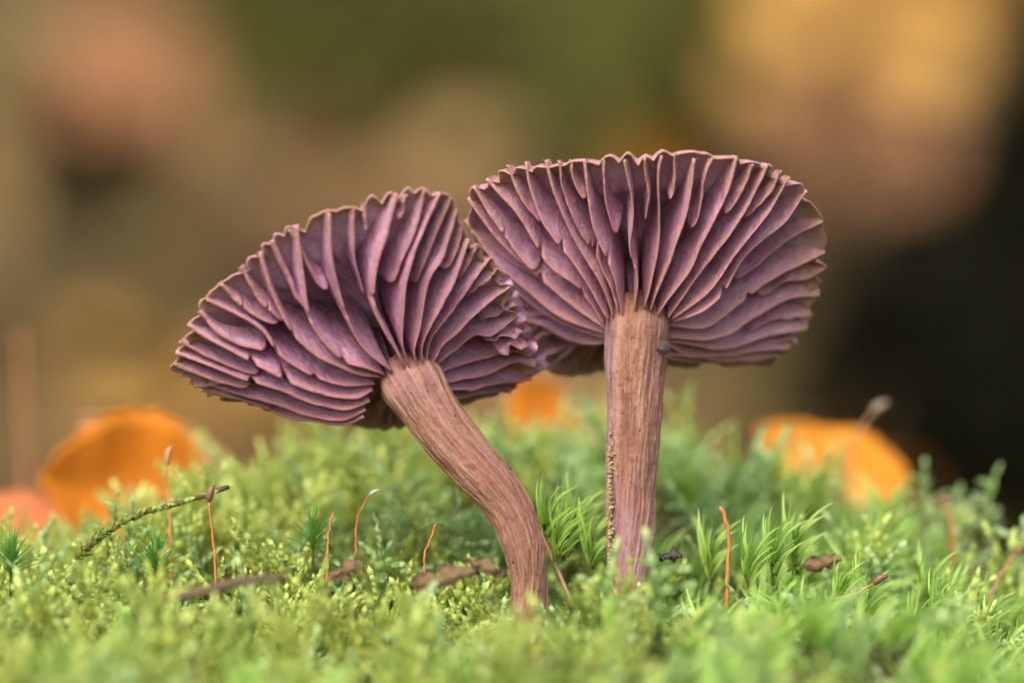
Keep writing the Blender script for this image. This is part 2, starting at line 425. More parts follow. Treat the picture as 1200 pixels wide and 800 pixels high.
        for j, (h, ww) in enumerate(zip(H, Wd)):
            hp = h*dd
            if 0 < h < .1: hp = np.minimum(hp, h*4.0)
            off = wv*(1-min(1, h))+belly*math.sin(math.pi*min(1, h))*.6
            ring[:, j] = start+s.up*hp[:, None]+S*(off+ww*wloc)[:, None]
            ea[:, j] = 1-np.clip(hp/np.maximum(d, 2.0), 0, 1)
        ea = np.clip(ea, 0, 1)
        F = grid_faces(N, len(H)); F.append(tuple(range(len(H)))); F.append(tuple((N-1)*len(H)+j for j in range(len(H)))[::-1])
        rima = np.repeat(t[:, None], len(H), 1); var = np.full(ea.shape, r.random())
        me = mesh_data('gill', ring.reshape(-1, 3)-s.base, F, s.gm, {'edge': ea, 'rim': rima, 'var': var})
        return link('gill', me, s.cap_o)
    def auto_gill(s, k, tin=0., **kw):
        """a gill out to rim sample k (used where the photograph does not show it singly)"""
        k = int(k) % 480; p = s.rimc[k]; a = s.az(s.rim3[k]); j3 = s.jpoint(a)
        k_ = SPX*(1+j3[1]/D); jx, jy = 600+j3[0]/k_, 400-(j3[2]-ZC)/k_
        a0 = np.array([jx+(p[0]-jx)*tin, jy+(p[1]-jy)*tin]); b0 = p[:2]
        n = np.array([-(b0-a0)[1], (b0-a0)[0]]); mid = .5*(a0+b0)+n*s.r.uniform(-.05, .05)
        return s.gill([a0, mid, b0], 'lam' if tin > 0 else 'main', yr=p[2]-s.jpx[2], ext=-5., **kw)
    def stem(s, line, lilac):
        """line: (px, py, depth, width px) from top to foot"""
        c = catmull([np.append(at(a, b, d), .5*w_*SPX*(1+d/D)) for a, b, d, w_ in line], 210)
        p, rad = c[:, :3], c[:, 3]; n = 220; m = len(p); T = unit(np.gradient(p, axis=0)); A = []
        a = unit(np.cross(T[0], np.array([0, 1., 0.])))
        for i in range(m): a = unit(a-T[i]*np.dot(a, T[i])); A.append(a)
        A = np.array(A); B = np.cross(T, A); th = np.linspace(0, 2*np.pi, n, endpoint=False)
        U, W = np.meshgrid(th/(2*np.pi), np.linspace(0, 1, m), indexing='xy')
        tw = .06*np.sin(W*5)+.03*np.sin(W*11+1)
        r = s.r; L = (U+tw) % 1.0
        f1 = vnoise(L, W, 30, 5, r); f2 = vnoise(L, W, 70, 14, r); f3 = vnoise(L, W, 105, 34, r); lump = vnoise(U, W, 6, 9, r)
        fib = .4*f1+.4*f2+.25*f3
        disp = .08*f1+.09*f2+.08*f3+.14*lump
        rr = rad[:, None]*1.0+disp
        V = p[:, None]+rr[..., None]*(np.cos(th)[None, :, None]*A[:, None]+np.sin(th)[None, :, None]*B[:, None])
        arc = np.concatenate([[0], np.cumsum(np.linalg.norm(np.diff(p, axis=0), axis=1))])
        co = np.stack([np.cos(2*np.pi*L)*2.6, np.sin(2*np.pi*L)*2.6, np.repeat(arc[:, None], n, 1)*.16], -1)
        lil = lilac(U, W); lil = np.clip(lil+.35*f2*(lil > .02), 0, 1)
        F = []
        for i in range(m-1):
            for j in range(n):
                k = (j+1) % n; F.append((i*n+j, i*n+k, (i+1)*n+k, (i+1)*n+j))
        me = mesh_data('stem', V.reshape(-1, 3)-s.base, F, M['stem'], {'fib': .5+.5*fib, 'along': W, 'lilac': lil}, vec_attrs={'stemco': co.reshape(-1, 3)})
        s.stem_o = link('stem', me, s.root); s.sg = (V, p, arc)
        # loose fibres lying on the stem
        VV, FF = [], []
        for _ in range(130):
            i0 = r.integers(2, m-30); ln = int(r.integers(6, 28)); j0 = r.uniform(0, n); dj = r.uniform(-2.5, 2.5)
            wd = r.uniform(.02, .05); ii = np.arange(i0, min(m-1, i0+ln), 3)
            if len(ii) < 3: continue
            js = (j0+dj*np.linspace(0, 1, len(ii))+.7*smooth_noise(len(ii), 2, r))
            pts = np.array([V[i, int(j) % n] for i, j in zip(ii, js)]); nrm = unit(pts-p[ii])
            pts = pts+nrm*(.02+.08*r.random()*np.sin(np.linspace(0, np.pi, len(ii)))[:, None])
            sd_ = unit(np.cross(nrm, np.gradient(pts, axis=0))); ta = wd*np.sin(np.linspace(.15, np.pi-.15, len(ii)))[:, None]
            b0 = sum(len(x) for x in VV)
            sec = np.stack([pts-sd_*ta, pts+nrm*ta*1.1, pts+sd_*ta], 1); VV.append(sec.reshape(-1, 3))
            for q in range(len(ii)-1):
                for c in range(2): FF.append((b0+q*3+c, b0+q*3+c+1, b0+q*3+c+4, b0+q*3+c+3))
        fo = link('fibre', mesh_data('fibre', np.vstack(VV)-s.base, FF, M['fibre']), s.stem_o); fo['kind'] = 'stuff'
        # dark specks
        for _ in range(16):
            i = r.integers(10, m-25); j = r.integers(0, n); q = V[i, j]; nn = unit(q-p[i])
            sp, sf = blob(.11*r.uniform(.6, 1.4), r); link('speck', mesh_data('speck', sp+q+nn*.02-s.base, sf, M['dark']), s.stem_o)

def blob(rad, r, nu=8, nv=6, squash=1., rough=.25):
    th = np.linspace(0, 2*np.pi, nu, endpoint=False); ph = np.linspace(0, np.pi, nv)
    V = np.array([[math.sin(p)*math.cos(t), math.sin(p)*math.sin(t), math.cos(p)*squash] for t in th for p in ph])*rad
    g = r.uniform(1-rough, 1+rough, len(V)); g = g.reshape(nu, nv); g[:, 0] = 1; g[:, -1] = 1
    return V*g.reshape(-1, 1), grid_faces(nu, nv, True)

# right mushroom -------------------------------------------------------------
rimR = [(748,183,-13),(800,181,-13),(850,184,-12.5),(900,199,-10.5),(935,218,-8),(957,240,-5),(968,280,-1),(966,320,3),(956,352,6),
        (947,386,9),(925,416,12),(890,432,15),(850,425,17),(805,434,18),(750,432,19),(705,440,18),(655,444,16),(622,425,13.5),
        (596,380,11),(566,320,7),(548,270,3),(544,243,-1),(560,220,-5),(587,206,-8),(632,197,-10.5),(685,191,-12)]
mr = Mushroom(at(738, 712, 3), (748, 374, 3), 3.3, (0.0, .56, .83), rimR,
              'taller mushroom with upright straight stem and widely flared pale purple gills', M['gillR'], 11)
mr.cap()
G = mr.gill
G([(746,366),(746,331),(738,296),(742,256),(738,216),(733,193)], notch=[(.33, .5)])
G([(756,268),(760,242),(757,207),(755,190)], 'lam')
G([(755,363),(763,325),(771,285),(772,242),(772,205),(775,188)])
G([(785,242),(792,216),(792,200),(791,185)], 'lam')
G([(762,366),(775,331),(789,299),(801,265),(809,227),(815,192)], wid=.5)
G([(802,276),(817,259),(824,227),(832,190)], 'lam')
G([(772,372),(790,342),(812,310),(840,254),(856,214),(862,188)], wid=.5)
G([(846,258),(868,228),(880,197)], 'lam')
G([(781,374),(816,328),(856,276),(888,220),(898,198)], wid=.5)
G([(868,262),(896,236),(912,204)], 'lam')
G([(787,377),(832,340),(868,292),(904,248),(923,212)])
G([(789,379),(828,364),(850,342),(876,298),(920,260),(944,228)], notch=[(.3, .8)])
G([(852,338),(888,312),(928,280),(961,262)], 'lam', wid=.36)
G([(778,383),(828,384),(868,356),(904,328),(964,298)], wid=.36, notch=[(.5, .5)])
G([(880,350),(915,335),(964,318)], 'lam', wid=.34, wave=.5)
G([(776,393),(840,398),(880,376),(920,352),(958,344)], wid=.38, wave=.5)
G([(870,392),(905,378),(948,368)], 'lam', wid=.4, wave=.6)
G([(775,401),(848,410),(904,392),(944,385)], wid=.4, wave=.6)
G([(880,408),(905,404),(932,402)], 'lam', wid=.4, wave=.6)
G([(775,408),(835,416),(880,412),(925,408)], yr=10.5, wave=.8)
G([(775,414),(835,424),(880,422),(910,420)], yr=12.5, wave=.8)
G([(775,420),(825,427),(860,428),(886,428)], yr=14.5, wave=.8)
G([(731,372),(722,340),(711,306),(695,262),(688,220),(686,192)], wid=.55, notch=[(.36, .7)])
G([(727,374),(718,345),(706,318),(700,300)], t1=.55, yr=-7, wid=.4)
G([(729,284),(717,265),(710,227),(707,191)], 'lam')
G([(702,302),(676,264),(662,225),(656,193)], 'lam', notch=[(.12, .5)])
G([(687,240),(674,216),(670,192)], 'lam')
G([(719,374),(706,336),(684,298),(658,250),(646,220),(640,193)], wid=.5)
G([(715,377),(694,345),(668,304),(638,264),(622,222),(617,195)], wid=.5, notch=[(.48, .9)])
G([(709,381),(678,340),(644,312),(612,262),(574,213)], wid=.55, notch=[(.5, .8), (.2, .4)])
G([(640,268),(612,234),(597,198)], 'lam', wid=.5)
G([(709,386),(674,362),(630,326),(586,285),(549,238)], wid=.5, notch=[(.42, .7)])
G([(635,330),(603,295),(572,250),(558,222)], 'lam', wid=.5, notch=[(.5, .6)])
G([(709,391),(657,372),(612,338),(580,310),(547,262)], wid=.5, yr=3)
G([(710,397),(674,387),(641,370),(611,348),(580,330)], wid=.5, yr=7, t1=.9)
G([(710,403),(685,404),(660,396),(638,384),(610,376)], wid=.5, yr=11, t1=.85)
for k in range(232, 380, 8): mr.auto_gill(k, 0 if (k//8) % 2 else .45, wave=.6, wid=.45)
for k in (206, 214, 222): mr.auto_gill(k, .35, wave=.6, wid=.4)
mr.stem([(749,366,7.5,30),(748,370,4.8,62),(748,378,3.2,75),(747,400,3,73),(745,440,3,68),(743,500,3,62),(740,560,3,57),(739,620,3,54),(738,680,3,51),(737,722,3,53),(736,780,3,56)],
        lambda U, W: np.clip(.55*np.exp(-((W-.72)/.16)**2)*np.clip(.6+.6*np.cos(2*np.pi*(U-.45)), 0, 1)+.9*np.clip(np.cos(2*np.pi*(U-.52))-.72, 0, 1)*2.2, 0, .8))

# left mushroom --------------------------------------------------------------
rimL = [(470,228,-11),(500,225,-11.5),(524,228,-11),(537,247,-9.5),(552,277,-8),(572,302,-6),(592,327,-4),(604,355,-1.5),(610,385,2),
        (620,412,7),(630,436,10),(605,457,13),(570,471,15),(535,482,16.5),(500,498,17),(450,506,16),(400,500,14),(350,494,11),(300,478,7.5),
        (250,465,4),(217,446,1),(207,428,-1),(214,400,-3),(230,373,-5),(252,346,-6.5),(282,316,-8),(322,283,-9.5),(366,258,-10.5),(415,240,-11),(445,234,-11)]
ml = Mushroom(at(622, 735, -5), (480, 442, -4), 3.3, (-.30, .66, .60), rimL,
              'tilted mushroom with curved leaning stem and crowded purple gills', M['gillL'], 23)
ml.cap()
G = ml.gill
G([(459,437),(424,408),(401,360),(392,308),(385,254)], wid=.6, notch=[(.42, .8)])
G([(432,357),(421,328),(416,288),(414,250)], 'lam')
G([(430,274),(429,258),(428,242)], 'lam', wid=.32)
G([(473,432),(451,388),(440,360),(444,308),(456,262),(466,232)], wid=.6, notch=[(.4, .5)])
G([(457,346),(470,308),(488,268),(498,228)], 'lam')
G([(466,262),(471,248),(477,232)], 'lam', wid=.32)
G([(481,430),(472,397),(475,353),(483,314),(499,268),(516,230)])
G([(482,344),(494,320),(510,281),(528,236)], 'lam')
G([(489,430),(486,411),(494,375),(505,328),(521,298),(534,250)])
G([(517,321),(530,304),(542,270)], 'lam')
G([(494,430),(496,404),(514,370),(534,330),(550,285)])
G([(536,332),(550,312),(560,290)], 'lam')
G([(500,430),(508,398),(536,360),(558,326),(571,306)])
G([(544,352),(566,336),(582,318)], 'lam', wave=.4)
G([(505,432),(520,408),(545,384),(570,360),(594,338)], wave=.4)
G([(560,380),(580,368),(602,356)], 'lam', wave=.7)
G([(508,436),(530,412),(552,396),(580,388),(606,374)], wave=.6)
G([(566,404),(584,398),(610,390)], 'lam', wave=.9, yr=1)
G([(584,418),(598,412),(614,402)], 'lam', wave=.9, yr=2)
G([(516,440),(545,428),(575,420),(616,414)], wave=.5, yr=6)
G([(519,448),(552,440),(588,432),(626,428)], wave=.5, yr=8.5)
G([(520,456),(552,456),(590,446),(622,442)], wave=.5, yr=11)
G([(518,462),(545,466),(575,464),(598,458)], wave=.5, yr=13)
# left flank
G([(452,440),(430,432),(406,424),(382,402),(366,376),(356,330),(350,268)], wid=.65, notch=[(.5, .9), (.22, .5)])
G([(392,346),(374,332),(356,300),(343,272)], 'lam', wid=.65, notch=[(.75, .8)])
G([(367,373),(348,348),(332,310),(322,285)], 'lam', wid=.7)
G([(446,444),(420,440),(394,430),(368,418),(342,392),(320,345),(305,300)], wid=.65, notch=[(.52, 1.1)])
G([(338,385),(314,362),(298,340),(284,316)], 'lam', wid=.65, notch=[(.35, .6)])
G([(440,450),(400,453),(364,440),(330,418),(308,390),(274,368),(246,352)], wid=.7, notch=[(.55, 1.6), (.3, .5)])
G([(334,384),(310,376),(284,358),(262,336)], 'lam', wid=.65, notch=[(.6, .9)])
G([(320,414),(288,408),(256,392),(236,368)], 'lam', wid=.7)
G([(438,459),(414,468),(364,458),(322,440),(286,420),(246,398),(224,382)], wid=.7, notch=[(.44, 1.8), (.62, .9)])
G([(312,444),(280,434),(244,420),(214,402)], 'lam', wid=.65)
G([(434,470),(404,480),(366,472),(326,458),(280,444),(240,428),(209,416)], wid=.65, notch=[(.6, .8)])
G([(300,458),(266,450),(236,440),(208,430)], 'lam', wid=.6)
G([(430,482),(400,492),(364,486),(318,472),(270,458),(215,442)], wid=.6, yr=2, wave=.5)
G([(330,484),(300,474),(262,464),(226,450)], 'lam', wid=.6, yr=3)
G([(428,490),(400,500),(366,496),(330,486),(290,474),(240,460)], wid=.6, yr=5, wave=.5)
for k in range(196, 330, 8): ml.auto_gill(k, 0 if (k//8) % 2 else .4, wave=.6, wid=.5)
ml.stem([(474,432,2.5,26),(477,438,-1.4,56),(484,449,-3.8,76),(499,473,-4.4,70),(522,504,-5,65),(553,541,-5.2,61),(581,573,-5.2,58),(602,607,-5.2,53),(614,642,-5.2,47),(620,680,-5,42),(621,715,-5,41),(621,750,-5,44),(621,790,-5,48)],
        lambda U, W: np.clip(1.5*(.25-W)*4*.5, 0, .85)*np.clip(.8+.5*np.cos(2*np.pi*(U-.5)), .2, 1))

# crumpled fold of the left cap's margin
def ruffle(m, path, wid, folds, amp, seed):
    r = np.random.default_rng(seed); n, k = 70, 8; c = catmull([at(a, b, d+m.jpx[2]) for a, b, d in path], n); T = unit(np.gradient(c, axis=0)); out = unit(np.cross(T, np.array([0, -1., 0]))); V = []
    ph = np.linspace(0, folds*2*np.pi, n)+1.5*smooth_noise(n, 6, r); wl = wid*(1+.35*smooth_noise(n, 9, r)); bk = .5*smooth_noise(n, 12, r)
    for i in range(n):
        for j in range(k):
            h = j/(k-1); V.append(c[i]+out[i]*wl[i]*(h-.35)+np.array([0, 1., 0])*(amp*math.sin(ph[i]+h*1.2)*(.25+h)+2.*h*h+bk[i])+T[i]*.5*math.cos(ph[i])*h)
    V = np.array(V); F = grid_faces(n, k); q = len(V); nn = np.array([0, .3, 0])
    F2 = [tuple(q+x for x in f[::-1]) for f in F]; bd = [i*k for i in range(n)]+[(n-1)*k+j for j in range(1, k)]+[i*k+k-1 for i in range(n-2, -1, -1)]+[j for j in range(k-2, 0, -1)]
    F3 = [(bd[i], bd[(i+1) % len(bd)], q+bd[(i+1) % len(bd)], q+bd[i]) for i in range(len(bd))]
    e = np.tile(np.linspace(.2, .95, k), n); me = mesh_data('ruffled_margin', np.vstack([V, V+nn])-m.base, F+F2+F3, m.gm, {'edge': np.tile(e, 2), 'rim': np.full(2*q, .6), 'var': np.full(2*q, .3)})
    link('ruffled_margin', me, m.cap_o)
ruffle(ml, [(586,326,-3),(600,352,-1),(608,376,1),(618,400,3.5),(616,416,5)], 2.6, 5, .8, 61)
ruffle(ml, [(600,372,3),(614,392,5),(624,412,8),(634,434,10)], 3.0, 4, .9, 62)
# flake and crust on the right stem
r = np.random.default_rng(5)
v, f = blob(.8, r, 9, 6, .8, .3); v *= np.array([1, .4, 1.1])
tag(link('soil_flake', mesh_data('soil_flake', v, f, M['dark'], smooth=False), loc=at(778, 407, .4)), 'tiny dark grey flake stuck near the top of the upright stem', 'debris')
VV, FF = [], []
cl = [(r.uniform(505, 690), r.uniform(5, 17), r.uniform(1.5, 4.)) for _ in range(13)]
for i in range(520):
    cy, sy, sx = cl[r.integers(0, 13)]; py = cy+r.normal(0, sy)
    c = at(713.5+abs(r.normal(0, sx))-(690-py)*.003, py, 1.3+r.normal(0, .35)); v, f = blob(r.uniform(.08, .24), r, 6, 4, .7, .5)
    b = sum(len(x) for x in VV); VV.append(v+c); FF += [tuple(b+q for q in x) for x in f]
b0 = at(714, 690, 1.6)
tag(link('algal_crust', mesh_data('algal_crust', np.vstack(VV)-b0, FF, M['crust']), loc=b0), 'grainy yellowish crust creeping up the side of the upright stem', 'crust', kind='stuff')

# ------------------------------------------------------------------ moss
def rot_to(d, roll):
    d = unit(d); a = np.array([0, 0, 1.]) if abs(d[2]) < .9 else np.array([1., 0, 0])
    x = unit(np.cross(a, d)); y = np.cross(d, x); c, s_ = math.cos(roll), math.sin(roll)
    return np.stack([x*c+y*s_, d, -x*s_+y*c], 0)     # rows: width, length, normal
class Acc:
    def __init__(s): s.v = []; s.f = []; s.a = []; s.n = 0
    def add(s, v, f, a):
        s.v.append(v); s.f.append(np.asarray(f)+s.n); s.a.append(np.broadcast_to(a, (len(v),))); s.n += len(v)
    def get(s): return np.vstack(s.v), np.vstack(s.f), np.concatenate(s.a)
LEAF_F = np.array([[0, 3, 1], [0, 2, 3], [1, 3, 4], [3, 2, 4]])
def cup_leaf(acc, p, d, nrm_roll, ln, wd, age, curl=.25):
    B = rot_to(d, nrm_roll)
    q = np.array([[0, 0, 0], [-.5*wd, .45*ln, .12*ln], [.5*wd, .45*ln, .12*ln], [0, .5*ln, -.10*ln], [0, ln, curl*ln]])
    acc.add(p+q@B, LEAF_F, age)
HI = np.array([[0, 3, 1], [0, 2, 3], [1, 3, 4], [3, 6, 4], [3, 2, 5], [3, 5, 6], [4, 6, 7], [6, 5, 7]])
def leafy_axis(acc, path, step, ln, wd, r, a0, a1, spread=.75, hi=True):
    s = np.concatenate([[0], np.cumsum(np.linalg.norm(np.diff(path, axis=0), axis=1))]); T = unit(np.gradient(path, axis=0)); u = 0; k = 0
    while u < s[-1]:
        f = u/s[-1]; p = np.array([np.interp(u, s, path[:, i]) for i in range(3)]); t = unit(np.array([np.interp(u, s, T[:, i]) for i in range(3)]))
        B = rot_to(t, 0); th = k*2.4+r.normal(0, .3)
        rad = B[0]*math.cos(th)+B[2]*math.sin(th); sp = spread*(1-.55*f)*r.uniform(.75, 1.25)
        d = unit(t*(1-.35*sp)+rad*sp); L = ln*(1-.35*f)*r.uniform(.75, 1.2); W = wd*L/ln
        x = unit(np.cross(d, -rad)); z = np.cross(x, d)      # the inner face looks back at the axis
        if hi: q = np.array([[0, 0, 0], [-.46*W, .26*L, .10*L], [.46*W, .26*L, .10*L], [0, .3*L, -.10*L], [-.42*W, .62*L, .16*L], [.42*W, .62*L, .16*L], [0, .64*L, -.02*L], [0, L, .34*L]])
        else: q = np.array([[0, 0, 0], [-.5*W, .45*L, .14*L], [.5*W, .45*L, .14*L], [0, .5*L, -.12*L], [0, L, .30*L]])
        acc.add(p+q@np.stack([x, d, z], 0), HI if hi else LEAF_F, a0+(a1-a0)*f+(.12*q[:, 1]/L-.06))
        u += step; k += 1
def feather_shoot(seed, H=10., flat=False, hi=True):
    dens = 1.35 if hi else .95; big = 1. if hi else 1.2
    r = np.random.default_rng(seed); acc = Acc(); n = 9; t = np.linspace(0, 1, n)
    bend = r.uniform(1.2, 3.4); th = r.uniform(0, 6.28)
    path = np.stack([bend*t**2*math.cos(th)+.4*smooth_noise(n, 3, r), bend*t**2*math.sin(th)+.4*smooth_noise(n, 3, r), H*t*(1-.08*t)], 1)
    leafy_axis(acc, path, .46/dens, 1.05*big, .72*big, r, .05, 1., .75, hi)
    nb = int(r.integers(7, 11))
    for b in range(nb):
        f = .25+.6*b/nb; p = np.array([np.interp(f, t, path[:, i]) for i in range(3)]); an = (b % 2)*math.pi+r.normal(0, .5)+th+1.5 if flat else b*2.3+r.normal(0, .4)
        L = r.uniform(2., 3.8)*(1-.45*f); d = np.array([math.cos(an)*.85, math.sin(an)*.85, .6]); tt = np.linspace(0, 1, 5)[:, None]
        bp = p+d*L*tt+np.array([0, 0, -.25 if flat else .35])*L*tt**2
        leafy_axis(acc, bp, .34/dens, .72*big, .52*big, r, .2+.5*f, 1., .8, hi)
    return acc.get()
def hair_tuft(seed, H=8., n=38, segs=6, sweep=.55):
    r = np.random.default_rng(seed); acc = Acc(); t = np.linspace(0, 1, segs+1); sx = np.array([math.cos(.2), math.sin(.2), 0])
    for k in range(n):
        f = r.random(); base = np.array([r.normal(0, .25), r.normal(0, .25), H*.15+H*.42*f]); an = r.uniform(0, 6.28); L = r.uniform(3.2, 6.)*(.75+.25*f)
        d0 = unit(np.array([math.cos(an)*.42, math.sin(an)*.42, 1.])); d1 = unit(np.array([math.cos(an)*.9, math.sin(an)*.9, .75])+sx*sweep*2)
        dirs = unit(d0*(1-t[:, None])+d1*t[:, None]); p = base+np.vstack([np.zeros(3), np.cumsum(dirs[:-1]*L/segs, 0)])
        wd = (.44*(1-t)**.7+.02); sd_ = unit(np.cross(dirs, np.array([math.cos(an+1.2), math.sin(an+1.2), .3])))
        nn = np.cross(sd_, dirs); v = np.stack([p-sd_*wd[:, None]*.5+nn*wd[:, None]*.2, p, p+sd_*wd[:, None]*.5+nn*wd[:, None]*.2], 1).reshape(-1, 3)
        F = []
        for i in range(segs):
            for c in range(2):
                a = i*3+c; F += [[a, a+1, a+4], [a, a+4, a+3]]
        acc.add(v, F, np.repeat(.25+.2*f+.55*t, 3))
    return acc.get()
def star_tuft(seed, H=6., n=42):
    r = np.random.default_rng(seed); acc = Acc()
    st = np.stack([np.zeros(4), np.zeros(4), np.linspace(0, H, 4)], 1); v, f = tube(st, .18, 5, False)
    acc.add(v, [t_ for q in f for t_ in ([q[0], q[1], q[2]], [q[0], q[2], q[3]])], .15)
    for k in range(n):
        f = k/n; an = k*2.4; el = .35+1.1*f+r.normal(0, .1); L = r.uniform(2.8, 4.2)*(1-.25*f); b = np.array([0, 0, H*(.55+.45*f)])
        d = np.array([math.cos(an)*math.cos(el), math.sin(an)*math.cos(el), math.sin(el)]); s_ = unit(np.cross(d, [0, 0, 1.])); u_ = np.cross(s_, d)
        t = np.array([0, .35, .7, 1.]); w_ = np.array([.20, .24, .14, .01]); p = b+d*L*t[:, None]+u_*(.25*L*t**2)[:, None]*r.uniform(-.3, .6)
        v = np.stack([p-s_*w_[:, None]+u_*.08, p, p+s_*w_[:, None]+u_*.08], 1).reshape(-1, 3); F = []
        for i in range(3):
            for c in range(2): a = i*3+c; F += [[a, a+1, a+4], [a, a+4, a+3]]
        acc.add(v, F, np.repeat(.35+.25*f+.4*t, 3))
    return acc.get()
PROTO = {
    'feather': [feather_shoot(100+i, 10.) for i in range(7)],
    'frost': [feather_shoot(200+i, 10., True) for i in range(5)],
    'hair': [hair_tuft(300+i, 8.) for i in range(6)],
    'star': [star_tuft(400+i) for i in range(3)]}
LOW = {'feather': [feather_shoot(100+i, 10., False, False) for i in range(7)], 'frost': [feather_shoot(200+i, 10., True, False) for i in range(5)]}
PM = {k: [mesh_data(k+'_shoot', v, f, M[k], {'age': a, 'tint': np.zeros(len(a))}) for v, f, a in L] for k, L in PROTO.items()}
NAMES = {'feather': ('feather_moss_shoot', 'yellow-green leafy feather moss shoot in the cushion around the stems', 'feather moss shoots around the stems'),
         'frost': ('pale_moss_shoot', 'pale green flat feather moss frond among the yellower moss', 'pale green moss fronds'),
         'hair': ('hair_moss_tuft', 'bright green hair moss tuft with long thin swept leaves', 'hair moss tufts beside the stems'),
         'star': ('star_moss_tuft', 'star-shaped green moss tuft with stiff pointed leaves', 'star moss tufts')}
def eul(tilt_x, tilt_y, rz): return Euler((tilt_x, tilt_y, rz)).to_matrix()
stems2d = [(mr.base, 3.6), (ml.base, 3.2)]
singles = {k: 0 for k in PROTO}; LIMIT = {'feather': 150, 'frost': 50, 'hair': 110, 'star': 20}
carpet = {k: [] for k in PROTO}
pts = []
rm = np.random.default_rng(77)
yv = -112.
while yv < 122:
    step = 3.7 if -40 < yv < 40 else 4.1
    half = 60*(1+yv/D)+14; xv = -half
    while xv < half:
        x, y = xv+rm.uniform(-.55, .55)*step, yv+rm.uniform(-.55, .55)*step; xv += step
        if any(math.hypot(x-b[0], y-b[1]) < rr for b, rr in stems2d): continue
        pts.append((x, y))
    yv += step
pts.sort(key=lambda q: abs(q[1]+4))
def patch(x, y, s): return math.sin(x*.13+s)*math.sin(y*.11+s*1.7)+.5*math.sin(x*.31+y*.23+s)
for x, y in pts:
    ph = 1/(1+math.exp(-(x-9+9*patch(x, y, .4))/3.0))*.70+.05
    if y < -25: ph = max(ph, .25)+.1*patch(x, y, 2.)
    if y > 25: ph *= .55
    u = rm.random()
    if u < ph: k = 'hair'
    else:
        pf = (.18 if x < 2 else .55)+(.25 if y > 14 and x > -22 else 0)+.3*patch(x, y, 3.3)
        k = 'frost' if rm.random() < pf else 'feather'
    if k != 'hair' and rm.random() < .012: k = 'star'
    i = rm.integers(0, len(PROTO[k])); sc_ = rm.uniform(.62, 1.32)*{'feather': 1.42, 'frost': 1.42, 'hair': 1.15, 'star': 1.15}[k]
    z = soil(x, y)-1.4+rm.normal(0, .9)-(sc_-1)*2.5; tx, ty = rm.normal(0, .36), rm.normal(0, .36); rz = rm.uniform(0, 6.28) if k != 'hair' else rm.normal(.0, .8)
    if k != 'hair': tx += .12
    rowpx = (600+x/(SPX*(1+y/D)))
    if singles[k] < LIMIT[k] and abs(y+4) < 22 and -5 < rowpx < 1205:
        singles[k] += 1; nm, lb, gr = NAMES[k]
        o = link(nm, PM[k][i], loc=(x, y, z)); o.rotation_euler = (tx, ty, rz); o.scale = (sc_,)*3; tag(o, lb, 'moss', gr)
    else:
        carpet[k].append((i, x, y, z, tx, ty, rz, sc_, rm.random()))
CN = {'feather': ('feather_moss_carpet', 'yellow-green feather moss carpet spreading over the ground'), 'frost': ('pale_moss_carpet', 'pale green feather moss patches in the carpet'),
      'hair': ('hair_moss_carpet', 'bright green hair moss carpet with fine swept leaves'), 'star': ('star_moss_carpet', 'scattered star moss in the carpet')}
for k, L in carpet.items():
    if not L: continue
    vs, fs, ag, ti = [], [], [], []; n = 0
    for i, x, y, z, tx, ty, rz, s_, t in L:
        v, f, a = (PROTO if abs(y+4) < 24 else LOW).get(k, PROTO[k])[i]
        m = np.array(eul(tx, ty, rz)); vs.append((v*s_)@m.T+np.array([x, y, z])); fs.append(f+n); ag.append(a); ti.append(np.full(len(v), t)); n += len(v)
    o = link(CN[k][0], mesh_data(CN[k][0], np.vstack(vs), np.vstack(fs), M[k], {'age': np.concatenate(ag), 'tint': np.concatenate(ti)}))
    tag(o, CN[k][1], 'moss', kind='stuff')
def place_single(k, px, py, y, scale, i=0, rz=0., tx=.1, label=None):
    """a moss shoot whose tip shows at the pixel"""
    p = at(px, py, y); H = {'feather': 9.5, 'frost': 9.5, 'hair': 8.5, 'star': 8.}[k]*scale
    nm, lb, gr = NAMES[k]; o = link(nm, PM[k][i], loc=(p[0], p[1], p[2]-H)); o.rotation_euler = (tx, 0, rz); o.scale = (scale,)*3
    tag(o, label or lb, 'moss', None if label else gr)
place_single('star', 181, 622, -2, 1.0, 0, .3, .1, 'star-shaped green moss tuft beside the twig with moss on it')
place_single('star', 366, 596, 2, .95, 1, .3, .1, 'star-shaped green moss tuft below the tilted cap')
place_single('star', 12, 622, 0, 1.0, 2, .3)
for a in ((640,560,2,1.05,0),(662,575,4,1.1,1),(690,590,3,1.,2),(655,590,-1,.9,3),(672,560,8,1.1,4)): place_single('hair', *a, rz=random.uniform(-.5, .9))
for a in ((905,598,0,1.15,0),(880,612,-4,1.0,1),(930,585,4,1.15,2),(985,650,-4,1.,3),(1010,655,-2,1.,4),(1100,668,-4,1.05,5),(1075,690,-6,1.,0),(1085,640,6,1.,1),(830,605,4,1.,2)): place_single('hair', *a, rz=random.uniform(-.2, .5))
for a in ((128,572,12,.95,0),(150,582,10,.8,1),(1155,545,45,1.1,2),(1090,540,46,1.1,3)): place_single('frost', *a, rz=random.uniform(0, 6))

